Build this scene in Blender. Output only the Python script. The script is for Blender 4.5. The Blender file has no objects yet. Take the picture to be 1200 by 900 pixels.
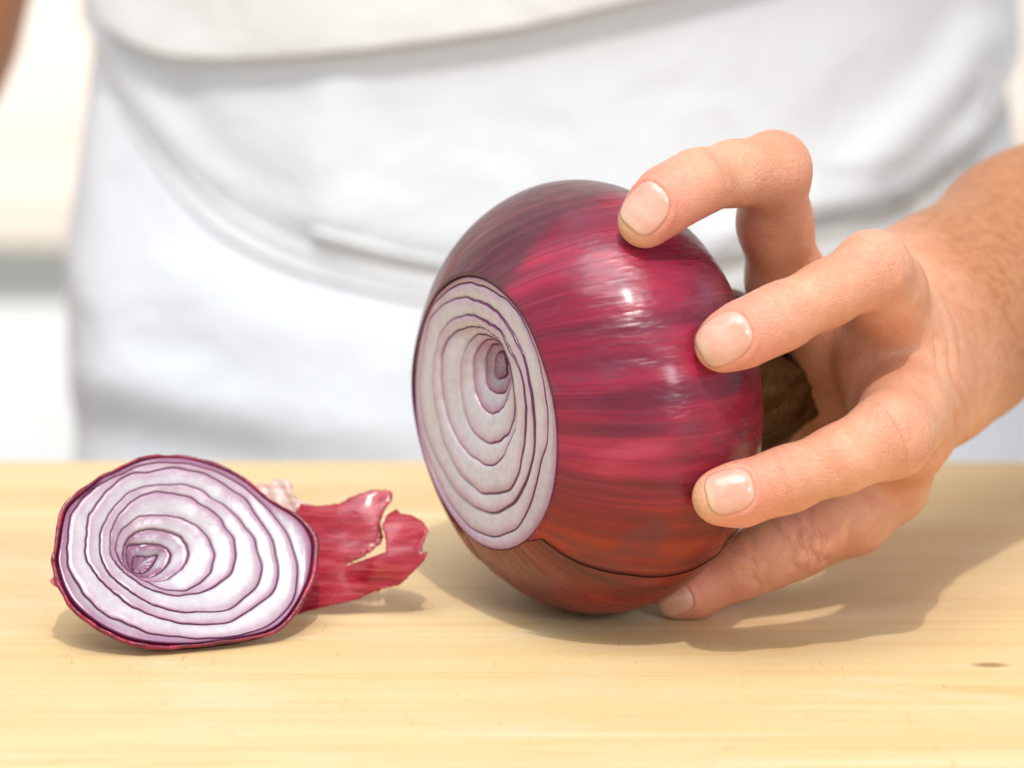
import bpy, math
import numpy as np
from mathutils import Vector

R_ = math.radians
sc = bpy.context.scene
COL = sc.collection
rng = np.random.default_rng(7)

# ------------------------------------------------------------------ camera
F_PX = 3500.0                      # focal length in pixels of a 1200 px wide frame
PITCH = R_(13)
CAM = np.array([0.0, -0.68, 0.2118])
FWD = np.array([0.0, math.cos(PITCH), -math.sin(PITCH)])
UPV = np.array([0.0, math.sin(PITCH), math.cos(PITCH)])
RGT = np.array([1.0, 0.0, 0.0])
cd = bpy.data.cameras.new('camera')
cam = bpy.data.objects.new('camera', cd)
COL.objects.link(cam)
cam.location = CAM
cam.rotation_euler = (R_(90) - PITCH, 0, 0)
cd.sensor_width = 36.0
cd.lens = 36.0 * F_PX / 1200.0
cd.clip_start, cd.clip_end = 0.02, 50
cd.dof.use_dof = True
cd.dof.focus_distance = 0.668
cd.dof.aperture_fstop = 8.6
cd.dof.aperture_blades = 0
sc.camera = cam

# ------------------------------------------------------------------ light
w = bpy.data.worlds.new('World'); sc.world = w
w.use_nodes = True
bg = w.node_tree.nodes['Background']
bg.inputs[0].default_value = (0.91, 0.965, 1.0, 1)
bg.inputs[1].default_value = 0.54


def area(name, loc, aim, power, size, color, size_y=None):
    ld = bpy.data.lights.new(name, 'AREA')
    ld.energy, ld.color, ld.size = power, color, size
    if size_y:
        ld.shape = 'RECTANGLE'; ld.size_y = size_y
    else:
        ld.shape = 'DISK'
    o = bpy.data.objects.new(name, ld); COL.objects.link(o)
    o.location = loc
    d = Vector(aim) - Vector(loc)
    o.rotation_euler = d.to_track_quat('-Z', 'Y').to_euler()
    return o


area('ceiling_spot_lamp', (0.03, -0.70, 1.33), (0.02, 0.02, 0.03), 9.2, 0.035, (1.0, 0.94, 0.85))
area('overhead_fill', (-0.25, -0.60, 1.95), (-0.02, 0.10, 0.0), 20.5, 1.4, (0.92, 0.965, 1.0), 1.1)  # added soft fill from above; no such panel is known
area('window_light', (0.55, -0.93, 0.49), (0.03, -0.04, 0.07), 2.4, 0.15, (0.92, 0.96, 1.0), 0.21)
area('wall_fill', (-0.6, 0.55, 0.95), (-0.6, 1.85, 0.25), 15.0, 0.7, (1.0, 0.96, 0.90))  # added fill that brightens the wall behind; no lamp is known there

sc.view_settings.view_transform = 'Standard'
sc.view_settings.look = 'None'
sc.view_settings.exposure = 0.27
sc.view_settings.gamma = 1.0
sc.view_settings.use_curve_mapping = False
sc.cycles.max_bounces = 8


# ------------------------------------------------------------------ helpers
def P(u, v, z):
    """point at photo position (u, v) and depth z metres along the lens axis"""
    return CAM + RGT * ((u - 600) / F_PX * z) + UPV * ((450 - v) / F_PX * z) + FWD * z


def ray(u, v):
    d = RGT * ((u - 600) / F_PX) + UPV * ((450 - v) / F_PX) + FWD
    return d / np.linalg.norm(d)


def cdir(x, y, z):
    """direction given as right / up / towards the lens"""
    d = RGT * x + UPV * y - FWD * z
    return d / np.linalg.norm(d)


def hit_plane(u, v, p0, n):
    d = ray(u, v)
    return CAM + d * (np.dot(p0 - CAM, n) / np.dot(d, n))


def nrm(a):
    a = np.asarray(a, float)
    return a / np.maximum(np.linalg.norm(a, axis=-1, keepdims=True), 1e-12)


def mesh(name, verts, faces, mat, parent=None, smooth=True, attrs=None):
    me = bpy.data.meshes.new(name)
    verts = np.asarray(verts, dtype=np.float64)
    me.from_pydata(verts.tolist(), [], faces if isinstance(faces, list) else np.asarray(faces).tolist())
    me.validate(); me.update()
    if smooth:
        me.polygons.foreach_set('use_smooth', [True] * len(me.polygons))
    if attrs:
        for k, a in attrs.items():
            at = me.attributes.new(k, 'FLOAT', 'POINT')
            at.data.foreach_set('value', np.asarray(a, dtype=np.float32))
    if mat:
        me.materials.append(mat)
    o = bpy.data.objects.new(name, me); COL.objects.link(o)
    if parent:
        o.parent = parent
        o.matrix_parent_inverse = parent.matrix_world.inverted()
    return o


def empty(name, loc):
    o = bpy.data.objects.new(name, None); COL.objects.link(o)
    o.location = loc; o.empty_display_size = 0.02
    bpy.context.view_layer.update()
    return o


def tag(o, label=None, cat=None, kind=None, group=None):
    for k, v in (('label', label), ('category', cat), ('kind', kind), ('group', group)):
        if v:
            o[k] = v
    return o


def grid_faces(nu, nv, wrap_u=False, off=0):
    fs = []
    for i in range(nu if wrap_u else nu - 1):
        for j in range(nv - 1):
            a = off + i * nv + j; b = off + ((i + 1) % nu) * nv + j
            fs.append((a, b, b + 1, a + 1))
    return fs


def solidify(o, t, off=0.0):
    m = o.modifiers.new('thickness', 'SOLIDIFY'); m.thickness = t; m.offset = off


def catmull(pts, n, closed=False):
    """resample a polyline as a smooth curve of n points, even in length"""
    p = np.asarray(pts, float)
    if closed:
        q = np.vstack([p[-1], p, p[0], p[1]])
    else:
        q = np.vstack([2 * p[0] - p[1], p, 2 * p[-1] - p[-2]])
    out = []
    for i in range(1, len(q) - 2):
        for t in np.linspace(0, 1, 12, endpoint=False):
            a, b, c, d = q[i - 1], q[i], q[i + 1], q[i + 2]
            out.append(0.5 * (2 * b + (c - a) * t + (2 * a - 5 * b + 4 * c - d) * t * t + (3 * b - a - 3 * c + d) * t ** 3))
    out.append(q[-2])
    out = np.array(out)
    L = np.concatenate([[0], np.cumsum(np.linalg.norm(np.diff(out, axis=0), axis=1))])
    s = np.linspace(0, L[-1], n)
    return np.stack([np.interp(s, L, out[:, k]) for k in range(out.shape[1])], 1)


# ------------------------------------------------------------------ materials
class NT:
    def __init__(self, name):
        self.m = bpy.data.materials.new(name); self.m.use_nodes = True
        self.t = self.m.node_tree
        self.b = self.t.nodes['Principled BSDF']

    def n(self, kind, **kw):
        nd = self.t.nodes.new(kind)
        for k, v in kw.items():
            if k in nd.inputs.keys() if not k.startswith('_') else False:
                self.set(nd.inputs[k], v)
            else:
                setattr(nd, k.lstrip('_'), v)
        return nd

    def set(self, sock, v):
        if isinstance(v, bpy.types.NodeSocket):
            self.t.links.new(v, sock)
        else:
            sock.default_value = v

    def p(self, **kw):
        for k, v in kw.items():
            self.set(self.b.inputs[k.replace('_', ' ')], v)

    def attr(self, name):
        a = self.t.nodes.new('ShaderNodeAttribute'); a.attribute_name = name
        return a.outputs['Fac']

    def math(self, op, a, b=0.0, clamp=False):
        nd = self.t.nodes.new('ShaderNodeMath'); nd.operation = op; nd.use_clamp = clamp
        self.set(nd.inputs[0], a); self.set(nd.inputs[1], b)
        return nd.outputs[0]

    def comb(self, x, y, z=0.0):
        nd = self.t.nodes.new('ShaderNodeCombineXYZ')
        for i, v in enumerate((x, y, z)):
            self.set(nd.inputs[i], v)
        return nd.outputs[0]

    def noise(self, vec, scale, detail=3.0, rough=0.55, dist=0.0):
        nd = self.t.nodes.new('ShaderNodeTexNoise')
        self.set(nd.inputs['Vector'], vec)
        nd.inputs['Scale'].default_value = scale; nd.inputs['Detail'].default_value = detail
        nd.inputs['Roughness'].default_value = rough; nd.inputs['Distortion'].default_value = dist
        return nd.outputs['Fac']

    def ramp(self, fac, stops, interp='LINEAR'):
        nd = self.t.nodes.new('ShaderNodeValToRGB')
        self.set(nd.inputs[0], fac)
        cr = nd.color_ramp; cr.interpolation = interp
        while len(cr.elements) < len(stops):
            cr.elements.new(0.5)
        for e, (pos, c) in zip(cr.elements, stops):
            e.position = pos
            e.color = (*c, 1) if not isinstance(c, (int, float)) else (c, c, c, 1)
        return nd.outputs[0]

    def mix(self, fac, a, b, mode='MIX'):
        nd = self.t.nodes.new('ShaderNodeMix'); nd.data_type = 'RGBA'; nd.blend_type = mode
        self.set(nd.inputs['Factor'], fac)
        for s, v in ((nd.inputs[6], a), (nd.inputs[7], b)):
            self.set(s, (*v, 1) if isinstance(v, tuple) and len(v) == 3 else v)
        return nd.outputs[2]

    def maprange(self, v, a, b, c=0.0, d=1.0):
        nd = self.t.nodes.new('ShaderNodeMapRange')
        nd.interpolation_type = 'SMOOTHSTEP'
        for i, x in enumerate((v, a, b, c, d)):
            self.set(nd.inputs[i], x)
        return nd.outputs[0]

    def obj(self):
        return self.t.nodes.new('ShaderNodeTexCoord').outputs['Object']

    def scaled(self, vec, s):
        nd = self.t.nodes.new('ShaderNodeMapping'); self.set(nd.inputs[0], vec)
        nd.inputs['Scale'].default_value = s
        return nd.outputs[0]

    def bump(self, h, strength, dist):
        nd = self.t.nodes.new('ShaderNodeBump'); self.set(nd.inputs['Height'], h)
        nd.inputs['Strength'].default_value = strength; nd.inputs['Distance'].default_value = dist
        if self.b.inputs['Normal'].is_linked:
            self.t.links.new(self.b.inputs['Normal'].links[0].from_socket, nd.inputs['Normal'])
        self.t.links.new(nd.outputs[0], self.b.inputs['Normal'])


_k = hit_plane(1160, 779, np.zeros(3), np.array([0, 0, 1.0]))
KNOT = (float(_k[0]), float(_k[1]))


def mat_wood():
    k = NT('maple_board')
    o = k.obj()
    g1 = k.noise(k.scaled(o, (3.0, 55, 55)), 1.0, 6, 0.6, 0.6)
    g2 = k.noise(k.scaled(o, (14, 420, 420)), 1.0, 4, 0.65, 0.2)
    g3 = k.noise(k.scaled(o, (1.2, 9, 9)), 1.0, 3, 0.5)
    g4 = k.noise(k.scaled(o, (2.2, 26, 26)), 2.0, 3, 0.5, 1.2)
    c = k.ramp(g1, [(0.25, (0.64, 0.435, 0.215)), (0.5, (0.725, 0.53, 0.29)), (0.75, (0.77, 0.59, 0.35))])
    c = k.mix(k.math('MULTIPLY', k.maprange(g2, 0.42, 0.75), 0.28), c, (0.60, 0.38, 0.15))
    c = k.mix(k.math('MULTIPLY', k.maprange(g3, 0.35, 0.7), 0.4), c, (0.74, 0.54, 0.25))
    c = k.mix(k.math('MULTIPLY', k.maprange(g4, 0.60, 0.72), 0.40), c, (0.66, 0.38, 0.14))
    bd = k.noise(k.scaled(o, (1.6, 70, 70)), 1.0, 5, 0.7, 0.8)
    c = k.mix(k.math('MULTIPLY', k.maprange(bd, 0.54, 0.66), 0.36), c, (0.60, 0.37, 0.15))
    c = k.mix(k.math('MULTIPLY', k.maprange(bd, 0.46, 0.32), 0.42), c, (0.80, 0.71, 0.50))
    sc_ = k.noise(k.scaled(o, (18, 40, 40)), 1.0, 5, 0.7, 0.5)
    c = k.mix(k.math('MULTIPLY', k.maprange(sc_, 0.50, 0.66), 0.35), c, (0.70, 0.60, 0.43))
    sep = k.t.nodes.new('ShaderNodeSeparateXYZ'); k.set(sep.inputs[0], o)
    wig = k.math('MULTIPLY', k.math('SUBTRACT', g1, 0.5), 0.004)
    kx = k.math('MULTIPLY', k.math('SUBTRACT', sep.outputs[0], KNOT[0]), 0.45)
    ky = k.math('ADD', k.math('SUBTRACT', sep.outputs[1], KNOT[1]), wig)
    kd = k.math('SQRT', k.math('ADD', k.math('MULTIPLY', kx, kx), k.math('MULTIPLY', ky, ky)))
    c = k.mix(k.math('MULTIPLY', k.maprange(kd, 0.0026, 0.0006), 0.75), c, (0.26, 0.13, 0.045))
    # fine nicks left by knives
    s = k.noise(k.scaled(o, (420, 75, 100)), 1.0, 2, 0.7, 2.5)
    c = k.mix(k.math('MULTIPLY', k.maprange(s, 0.66, 0.74), 0.40), c, (0.40, 0.25, 0.11))
    s3 = k.noise(k.scaled(o, (900, 900, 900)), 1.0, 2, 0.6)
    c = k.mix(k.math('MULTIPLY', k.maprange(s3, 0.62, 0.72), 0.16), c, (0.42, 0.27, 0.12))
    k.p(Base_Color=c, Roughness=0.55, Specular_IOR_Level=0.22)
    k.bump(g2, 0.25, 0.0006)
    k.bump(k.noise(k.scaled(o, (300, 500, 400)), 1.0, 3, 0.6), 0.18, 0.0004)
    return k.m


def mat_onion_skin(name, shade=1.0):
    """long fibres run along 'along' (metres down the axis); 'round' is the angle about it"""
    k = NT(name)
    ph, s = k.attr('round'), k.attr('along')
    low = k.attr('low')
    old = k.attr('old')
    def pn(a, c_, seed, det, rough, dist):
        return k.noise(k.comb(k.math('MULTIPLY', ph, a), k.math('MULTIPLY', s, c_), seed), 1.0, det, rough, dist)
    broad = pn(3.2, 30.0, 0.0, 3.0, 0.5, 0.5)
    band = pn(9.0, 14.0, 4.0, 3.0, 0.5, 0.2)
    fine = pn(42.0, 16.0, 3.0, 3.0, 0.55, 0.15)
    vein = pn(70.0, 5.0, 9.0, 2.0, 0.5, 0.1)
    pat = pn(3.4, 52.0, 7.0, 4.0, 0.6, 0.8)
    mix1 = k.math('ADD', k.math('MULTIPLY', broad, 0.60), k.math('MULTIPLY', band, 0.40))
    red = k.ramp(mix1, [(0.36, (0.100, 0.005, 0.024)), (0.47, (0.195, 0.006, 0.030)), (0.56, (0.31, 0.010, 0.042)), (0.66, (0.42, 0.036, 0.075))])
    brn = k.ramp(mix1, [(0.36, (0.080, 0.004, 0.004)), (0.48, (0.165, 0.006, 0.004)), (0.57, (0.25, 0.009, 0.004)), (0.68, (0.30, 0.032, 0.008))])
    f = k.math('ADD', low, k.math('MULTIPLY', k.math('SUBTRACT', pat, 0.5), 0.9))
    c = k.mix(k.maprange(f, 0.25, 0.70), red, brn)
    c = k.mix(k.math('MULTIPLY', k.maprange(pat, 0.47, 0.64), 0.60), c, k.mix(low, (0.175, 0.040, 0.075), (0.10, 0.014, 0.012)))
    c = k.mix(k.math('MULTIPLY', old, k.math('ADD', 0.70, k.math('MULTIPLY', pat, 0.4))), c, k.mix(k.maprange(pat, 0.36, 0.64), (0.070, 0.017, 0.030), (0.125, 0.038, 0.052)))
    c = k.mix(k.math('MULTIPLY', k.maprange(fine, 0.52, 0.70), 0.25), c, (0.060, 0.004, 0.012))
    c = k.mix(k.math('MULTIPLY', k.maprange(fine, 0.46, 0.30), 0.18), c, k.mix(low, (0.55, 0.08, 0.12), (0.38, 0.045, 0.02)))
    c = k.mix(k.math('MULTIPLY', k.maprange(vein, 0.60, 0.66), 0.30), c, (0.045, 0.003, 0.010))
    st2 = fine
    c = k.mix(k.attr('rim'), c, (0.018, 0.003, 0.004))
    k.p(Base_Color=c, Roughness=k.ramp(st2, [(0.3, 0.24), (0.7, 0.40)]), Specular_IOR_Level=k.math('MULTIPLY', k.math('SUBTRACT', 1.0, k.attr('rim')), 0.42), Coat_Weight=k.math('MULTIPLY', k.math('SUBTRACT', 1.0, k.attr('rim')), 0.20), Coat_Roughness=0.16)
    k.bump(fine, 0.20, 0.0004)
    k.bump(vein, 0.12, 0.0003)
    k.bump(k.noise(k.comb(k.math('MULTIPLY', ph, 7.0), k.math('MULTIPLY', s, 60.0), 1.0), 1.0, 3, 0.5), 0.55, 0.0022)
    return k.m


def mat_flesh(name='onion_flesh'):
    """'edge' is the distance in mm from the coloured outer side of a layer, 'ring' its width in mm"""
    k = NT(name)
    e, wd, dk = k.attr('edge'), k.attr('ring'), k.attr('tint')
    o = k.obj()
    nz = k.noise(o, 900.0, 3, 0.6)
    nb = k.noise(o, 130.0, 3, 0.6)
    nf = k.noise(o, 420.0, 4, 0.7)
    e2 = k.math('ADD', e, k.math('MULTIPLY', k.math('SUBTRACT', nz, 0.5), 0.18))
    white = k.mix(k.maprange(nf, 0.35, 0.65), (0.555, 0.51, 0.555), (0.615, 0.59, 0.625))
    tint = k.math('ADD', 0.55, k.math('MULTIPLY', nb, 0.9))
    glow = k.math('MULTIPLY', k.maprange(e2, k.math('MULTIPLY', tint, 3.4), 0.1), k.math('ADD', 0.20, k.math('MULTIPLY', dk, 0.80)))
    c = k.mix(k.math('MULTIPLY', glow, 0.9, True), white, (0.40, 0.075, 0.25))
    inner = k.maprange(k.math('SUBTRACT', wd, e2), 0.5, 0.0)
    c = k.mix(k.math('MULTIPLY', inner, 0.35), c, (0.55, 0.26, 0.36))
    line = k.maprange(e2, 0.60, 0.24)
    c = k.mix(k.math('MULTIPLY', line, 0.95), c, (0.105, 0.005, 0.062))
    c = k.mix(k.math('MULTIPLY', k.math('POWER', dk, 1.6), 0.75), c, k.mix(1.0, c, (0.42, 0.30, 0.38), 'MULTIPLY'))  # darkens inner layers: their purple, plus shade of the hollow put into colour
    k.p(Base_Color=c, Roughness=0.24, Specular_IOR_Level=0.55, Subsurface_Weight=0.4, Subsurface_Radius=(0.0012, 0.0008, 0.0009), Subsurface_Scale=1.0)
    k.bump(nf, 0.14, 0.0004)
    k.bump(nb, 0.15, 0.0012)
    return k.m


def mat_skin():
    k = NT('human_skin')
    o = k.obj()
    tip, kn, ax, arm = k.attr('tip'), k.attr('knuckle'), k.attr('axial'), k.attr('arm')
    n1 = k.noise(o, 70.0, 4, 0.6)
    n2 = k.noise(o, 380.0, 4, 0.65)
    n3 = k.noise(o, 1500.0, 2, 0.6)
    c = k.mix(k.maprange(n1, 0.32, 0.68), (0.665, 0.30, 0.175), (0.75, 0.395, 0.25))
    c = k.mix(k.math('MULTIPLY', k.maprange(n2, 0.45, 0.70), 0.35), c, (0.62, 0.26, 0.165))
    n4 = k.noise(o, 170.0, 5, 0.7)
    c = k.mix(k.math('MULTIPLY', k.maprange(n4, 0.50, 0.68), 0.30), c, (0.66, 0.23, 0.15))
    c = k.mix(k.math('MULTIPLY', k.maprange(n4, 0.46, 0.32), 0.25), c, (0.79, 0.47, 0.31))
    c = k.mix(k.math('MULTIPLY', kn, 0.45), c, (0.66, 0.27, 0.19))
    c = k.mix(k.math('MULTIPLY', k.maprange(tip, 0.15, 0.62), 0.62), c, (0.74, 0.275, 0.205))
    c = k.mix(k.math('MULTIPLY', k.maprange(tip, 0.80, 1.0), 0.50), c, (0.82, 0.58, 0.32))
    tan = k.mix(k.maprange(n2, 0.40, 0.65), (0.47, 0.195, 0.080), (0.37, 0.138, 0.052))
    sp = k.maprange(k.noise(o, 620.0, 2, 0.5), 0.62, 0.70)
    tan = k.mix(k.math('MULTIPLY', sp, 0.6), tan, (0.24, 0.09, 0.045))
    c = k.mix(k.math('MULTIPLY', arm, 0.85), c, tan)
    k.p(Base_Color=c, Roughness=k.ramp(n3, [(0.3, 0.34), (0.7, 0.50)]), Specular_IOR_Level=0.42, Subsurface_Weight=0.35, Subsurface_Radius=(0.0042, 0.0015, 0.0008), Subsurface_Scale=0.5)
    k.b.subsurface_method = 'RANDOM_WALK'
    wr = k.math('SINE', k.math('ADD', k.math('MULTIPLY', ax, 2 * math.pi / 1.75), k.math('MULTIPLY', n2, 5.0)), 0.0)
    wr = k.math('MULTIPLY', k.math('POWER', k.math('ABSOLUTE', wr), 0.5), kn)
    k.bump(wr, 0.45, 0.0005)
    k.bump(n3, 0.60, 0.0004)
    vo = k.t.nodes.new('ShaderNodeTexVoronoi'); vo.feature = 'DISTANCE_TO_EDGE'
    k.set(vo.inputs['Vector'], o); vo.inputs['Scale'].default_value = 950.0
    k.bump(k.maprange(vo.outputs['Distance'], 0.0, 0.12), 0.25, 0.0002)
    k.bump(n2, 0.25, 0.0007)
    return k.m


def mat_nail():
    k = NT('fingernail')
    l = k.attr('along')
    n = k.noise(k.obj(), 260.0, 3, 0.5)
    c = k.mix(k.maprange(n, 0.35, 0.65), (0.74, 0.36, 0.27), (0.77, 0.42, 0.325))
    c = k.mix(k.math('MULTIPLY', k.maprange(l, 0.86, 0.97), 0.35), c, (0.84, 0.66, 0.56))
    c = k.mix(k.math('MULTIPLY', k.maprange(l, 0.22, 0.05), 0.5), c, (0.82, 0.62, 0.42))
    k.p(Base_Color=c, Roughness=0.2, Specular_IOR_Level=0.6, Subsurface_Weight=0.3, Subsurface_Radius=(0.002, 0.001, 0.0007), Subsurface_Scale=0.6)
    return k.m


def mat_cloth(name, col, dark):
    k = NT(name)
    o = k.obj()
    n = k.noise(o, 16.0, 4, 0.55)
    c = k.mix(k.maprange(n, 0.35, 0.7), dark, col)
    wv = k.noise(k.scaled(o, (1500, 1500, 1500)), 1.0, 2, 0.6)
    k.p(Base_Color=c, Roughness=0.9, Specular_IOR_Level=0.15, Sheen_Weight=0.15)
    k.bump(wv, 0.2, 0.0004)
    k.bump(k.noise(o, 28.0, 3, 0.5, 0.4), 0.5, 0.006)
    return k.m


def mat_plain(name, col, rough=0.6, var=0.06):
    k = NT(name)
    n = k.noise(k.obj(), 9.0, 4, 0.55)
    d = tuple(x * (1 - var) for x in col); b = tuple(min(1, x * (1 + var)) for x in col)
    k.p(Base_Color=k.mix(n, d, b), Roughness=rough, Specular_IOR_Level=0.3)
    return k.m


M_WOOD = mat_wood()
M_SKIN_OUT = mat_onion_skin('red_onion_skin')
M_SKIN_IN = mat_onion_skin('red_onion_under_skin', 0.85)
M_FLESH = mat_flesh()
M_HAND = mat_skin()
M_NAIL = mat_nail()
M_APRON = mat_cloth('apron_cotton', (0.79, 0.825, 0.88), (0.77, 0.80, 0.855))
M_JACKET = mat_cloth('jacket_cotton', (0.75, 0.75, 0.75), (0.72, 0.71, 0.70))
M_TIE = mat_cloth('apron_tie_cotton', (0.77, 0.785, 0.81), (0.74, 0.755, 0.78))

# ------------------------------------------------------------------ room behind
def box(name, lo, hi, mat, parent=None, bev=0.0):
    (x0, y0, z0), (x1, y1, z1) = lo, hi
    v = [(x, y, z) for x in (x0, x1) for y in (y0, y1) for z in (z0, z1)]
    f = [(0, 1, 3, 2), (4, 6, 7, 5), (0, 4, 5, 1), (2, 3, 7, 6), (0, 2, 6, 4), (1, 5, 7, 3)]
    o = mesh(name, v, f, mat, parent, smooth=False)
    if bev:
        b = o.modifiers.new('bevel', 'BEVEL'); b.width = bev; b.segments = 3
    return o


# cutting board: lies on a table; far edge about 14 cm behind the onion
BACK_Y = CAM[1] + 0.0
_p = hit_plane(600, 538, np.zeros(3), np.array([0, 0, 1.0])); BACK_Y = float(_p[1])
board = box('cutting_board', (-0.34, BACK_Y - 0.36, -0.038), (0.36, BACK_Y, 0.0), M_WOOD, bev=0.003)
tag(board, 'pale maple cutting board lying under both pieces of red onion', 'cutting board')
table = box('work_table', (-0.9, BACK_Y - 0.75, -0.078), (0.9, BACK_Y + 0.005, -0.040), mat_plain('table_laminate', (0.72, 0.70, 0.66), 0.5))
tag(table, kind='structure')
wall = box('wall', (-3, 1.90, -1.0), (3, 2.0, 2.4), mat_plain('warm_white_paint', (0.85, 0.78, 0.72), 0.8))
tag(wall, kind='structure')
floor = box('floor', (-3, -2.5, -1.02), (3, 1.9, -1.0), mat_plain('floor_tiles', (0.6, 0.58, 0.55), 0.6))
tag(floor, kind='structure')

# ------------------------------------------------------------------ the cut onion
ON_R, ON_B, CUT = 0.0508, 0.0350, 0.0275
ON_C = P(684, 467, 0.70)
AX = cdir(-0.853, -0.125, 0.51)                 # from the onion's heart to the cut
E1 = nrm(np.cross(AX, np.array([0, 0, 1.0])))   # roughly sideways
E1 = nrm(E1)
E2 = nrm(np.cross(E1, AX))                      # roughly up
if E2[2] < 0:
    E1, E2 = -E1, -E2
ext = math.sqrt(ON_R ** 2 * (1 - AX[2] ** 2) + ON_B ** 2 * AX[2] ** 2)
ON_C = ON_C + np.array([0, 0, ext + 0.0002 - ON_C[2]]) * 1.0   # let it stand on the board


def on_rho(s, ph):
    base = ON_R * np.sqrt(np.maximum(0, 1 - np.abs(s / ON_B) ** 2.05))
    lump = 1 + 0.008 * np.sin(2 * ph + 0.6) + 0.006 * np.sin(3 * ph + 2 + s * 30) + 0.0025 * np.sin(9 * ph + 1.0)
    lump = np.where(np.sin(ph) < -0.9, 1.0, lump) * 1.0
    return base * (1 + (lump - 1) * np.clip((np.sin(ph) + 0.9) / 0.4, 0, 1))


def on_pt(s, ph, off=0.0):
    s = np.asarray(s); ph = np.asarray(ph)
    rho = on_rho(s, ph)
    p = ON_C + s[..., None] * AX + rho[..., None] * (np.cos(ph)[..., None] * E1 + np.sin(ph)[..., None] * E2)
    if off is not None:
        l = p - ON_C
        a = l @ AX
        g = (l - a[..., None] * AX) / ON_R ** 2 + a[..., None] * AX / ON_B ** 2
        p = p + nrm(g) * np.asarray(off)[..., None] if np.ndim(off) else p + nrm(g) * off
    return p


def on_sdf(p):
    l = p - ON_C
    a = l @ AX
    q = l - a[..., None] * AX
    r = np.linalg.norm(q, axis=-1)
    k0 = np.sqrt((r / ON_R) ** 2 + (a / ON_B) ** 2)
    k1 = np.sqrt((r / ON_R ** 2) ** 2 + (a / ON_B ** 2) ** 2)
    return k0 * (k0 - 1) / np.maximum(k1, 1e-6)


def on_hit(u, v):
    """photo position to (s, phi) on the onion"""
    d = ray(u, v); t = 0.4
    for _ in range(80):
        t += float(on_sdf(CAM + d * t)) * 0.9
    l = CAM + d * t - ON_C
    return float(l @ AX), float(math.atan2(l @ E2, l @ E1))


onion = empty('red_onion', (ON_C[0], ON_C[1], 0))
tag(onion, 'large glossy red onion with one end cut off, gripped by the hand', 'onion')

# under skin: the whole bulb behind the cut
NP, NS = 220, 70
ss = -ON_B * np.cos(np.linspace(0.02, math.pi, NS * 2))
ss = np.concatenate([ss[ss < CUT - 0.0006], [CUT]])
PH, SS = np.meshgrid(np.linspace(0, 2 * math.pi, NP, endpoint=False), ss, indexing='ij')


OLD0 = on_hit(600, 330)[1]; OLD1 = on_hit(690, 236)[1]
OLDS0, OLDS1 = on_hit(600, 330)[0], on_hit(690, 236)[0]


def old_skin(ph, s):
    """1 on the older mauve patch over the top and the far side of the bulb"""
    b_ = OLD0 + (OLD1 - OLD0) * np.clip((s - OLDS0) / (OLDS1 - OLDS0), -0.2, 1.2)
    d = (b_ - ph + math.pi) % (2 * math.pi) - math.pi
    t = np.clip(d / 0.10 + 0.5 + 0.35 * np.sin(s * 260) * np.sin(s * 97 + 1), 0, 1)
    return (t * np.clip((2.3 - d) / 0.3, 0, 1)).ravel()


def skin_attrs(PH, SS, pts):
    seam = (PH - math.pi / 2 + math.pi) % (2 * math.pi) - math.pi + math.pi / 2
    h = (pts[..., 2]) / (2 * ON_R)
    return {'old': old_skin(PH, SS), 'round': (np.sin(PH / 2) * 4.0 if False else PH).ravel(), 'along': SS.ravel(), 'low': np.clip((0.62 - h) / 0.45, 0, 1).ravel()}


pts = on_pt(SS, PH, 0.0)
cap = ON_C - AX * (ON_B * 1.0)
V = np.vstack([pts.reshape(-1, 3), cap[None]])
Fs = grid_faces(NP, len(ss), True)
Fs += [(len(V) - 1, ((i + 1) % NP) * len(ss), i * len(ss)) for i in range(NP)]
A = skin_attrs(PH, SS, pts)
A = {k: np.append(a, a[0]) for k, a in A.items()}
mesh('inner_skin', V, Fs, M_SKIN_IN, onion, True, A)

# outer skin: a sheet over it, its torn lower edge coloured dark as a thin line
edge_px = [(604, 633), (618, 629), (637, 626), (660, 643), (693, 657), (737, 667), (777, 668), (810, 660), (837, 643), (848, 625)]
eh = np.array([on_hit(*q) for q in edge_px])
o_ = np.argsort(eh[:, 0]); es, ep = eh[o_, 0], np.unwrap(eh[o_, 1])
NPo = 200
so = ss[(ss > -ON_B * 0.985)]
cols = []
VO, AR, AL, LO = [], [], [], []
sgn = 1.0
# which way round from the edge leads over the lit front
ph_front = on_hit(700, 420)[1]
d0 = (ph_front - np.interp(0.0, es, ep) + math.pi) % (2 * math.pi) - math.pi
sgn = 1.0 if d0 > 0 else -1.0
tt = np.linspace(0, 1, NPo)
tt = tt ** 1.3
rag = np.interp(np.arange(len(so)), np.arange(0, len(so), 6), rng.normal(0, 0.012, len(np.arange(0, len(so), 6))))
for j, s in enumerate(so):
    e0 = np.interp(s, es, ep) + rag[j] * 0.5
    ph = e0 + sgn * tt * 5.2
    off = 0.00040 + 0.0010 * np.exp(-tt / 0.030) + 0.0002 * np.sin(ph * 5 + s * 60)
    off = np.where(np.sin(ph) < -0.93, 0.00012, off)
    sm = np.full_like(ph, s)
    p = on_pt(sm, ph, off)
    VO.append(p); AR.append(ph); AL.append(sm)
VO = np.stack(VO, 1); AR = np.stack(AR, 1); AL = np.stack(AL, 1)
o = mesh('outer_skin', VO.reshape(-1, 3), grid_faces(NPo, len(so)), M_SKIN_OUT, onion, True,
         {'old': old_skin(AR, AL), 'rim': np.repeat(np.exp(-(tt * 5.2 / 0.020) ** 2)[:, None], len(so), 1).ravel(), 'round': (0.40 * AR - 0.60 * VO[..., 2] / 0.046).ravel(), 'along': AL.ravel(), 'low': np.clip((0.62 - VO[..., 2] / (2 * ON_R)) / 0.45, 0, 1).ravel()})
solidify(o, 0.0003, -1)

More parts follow.
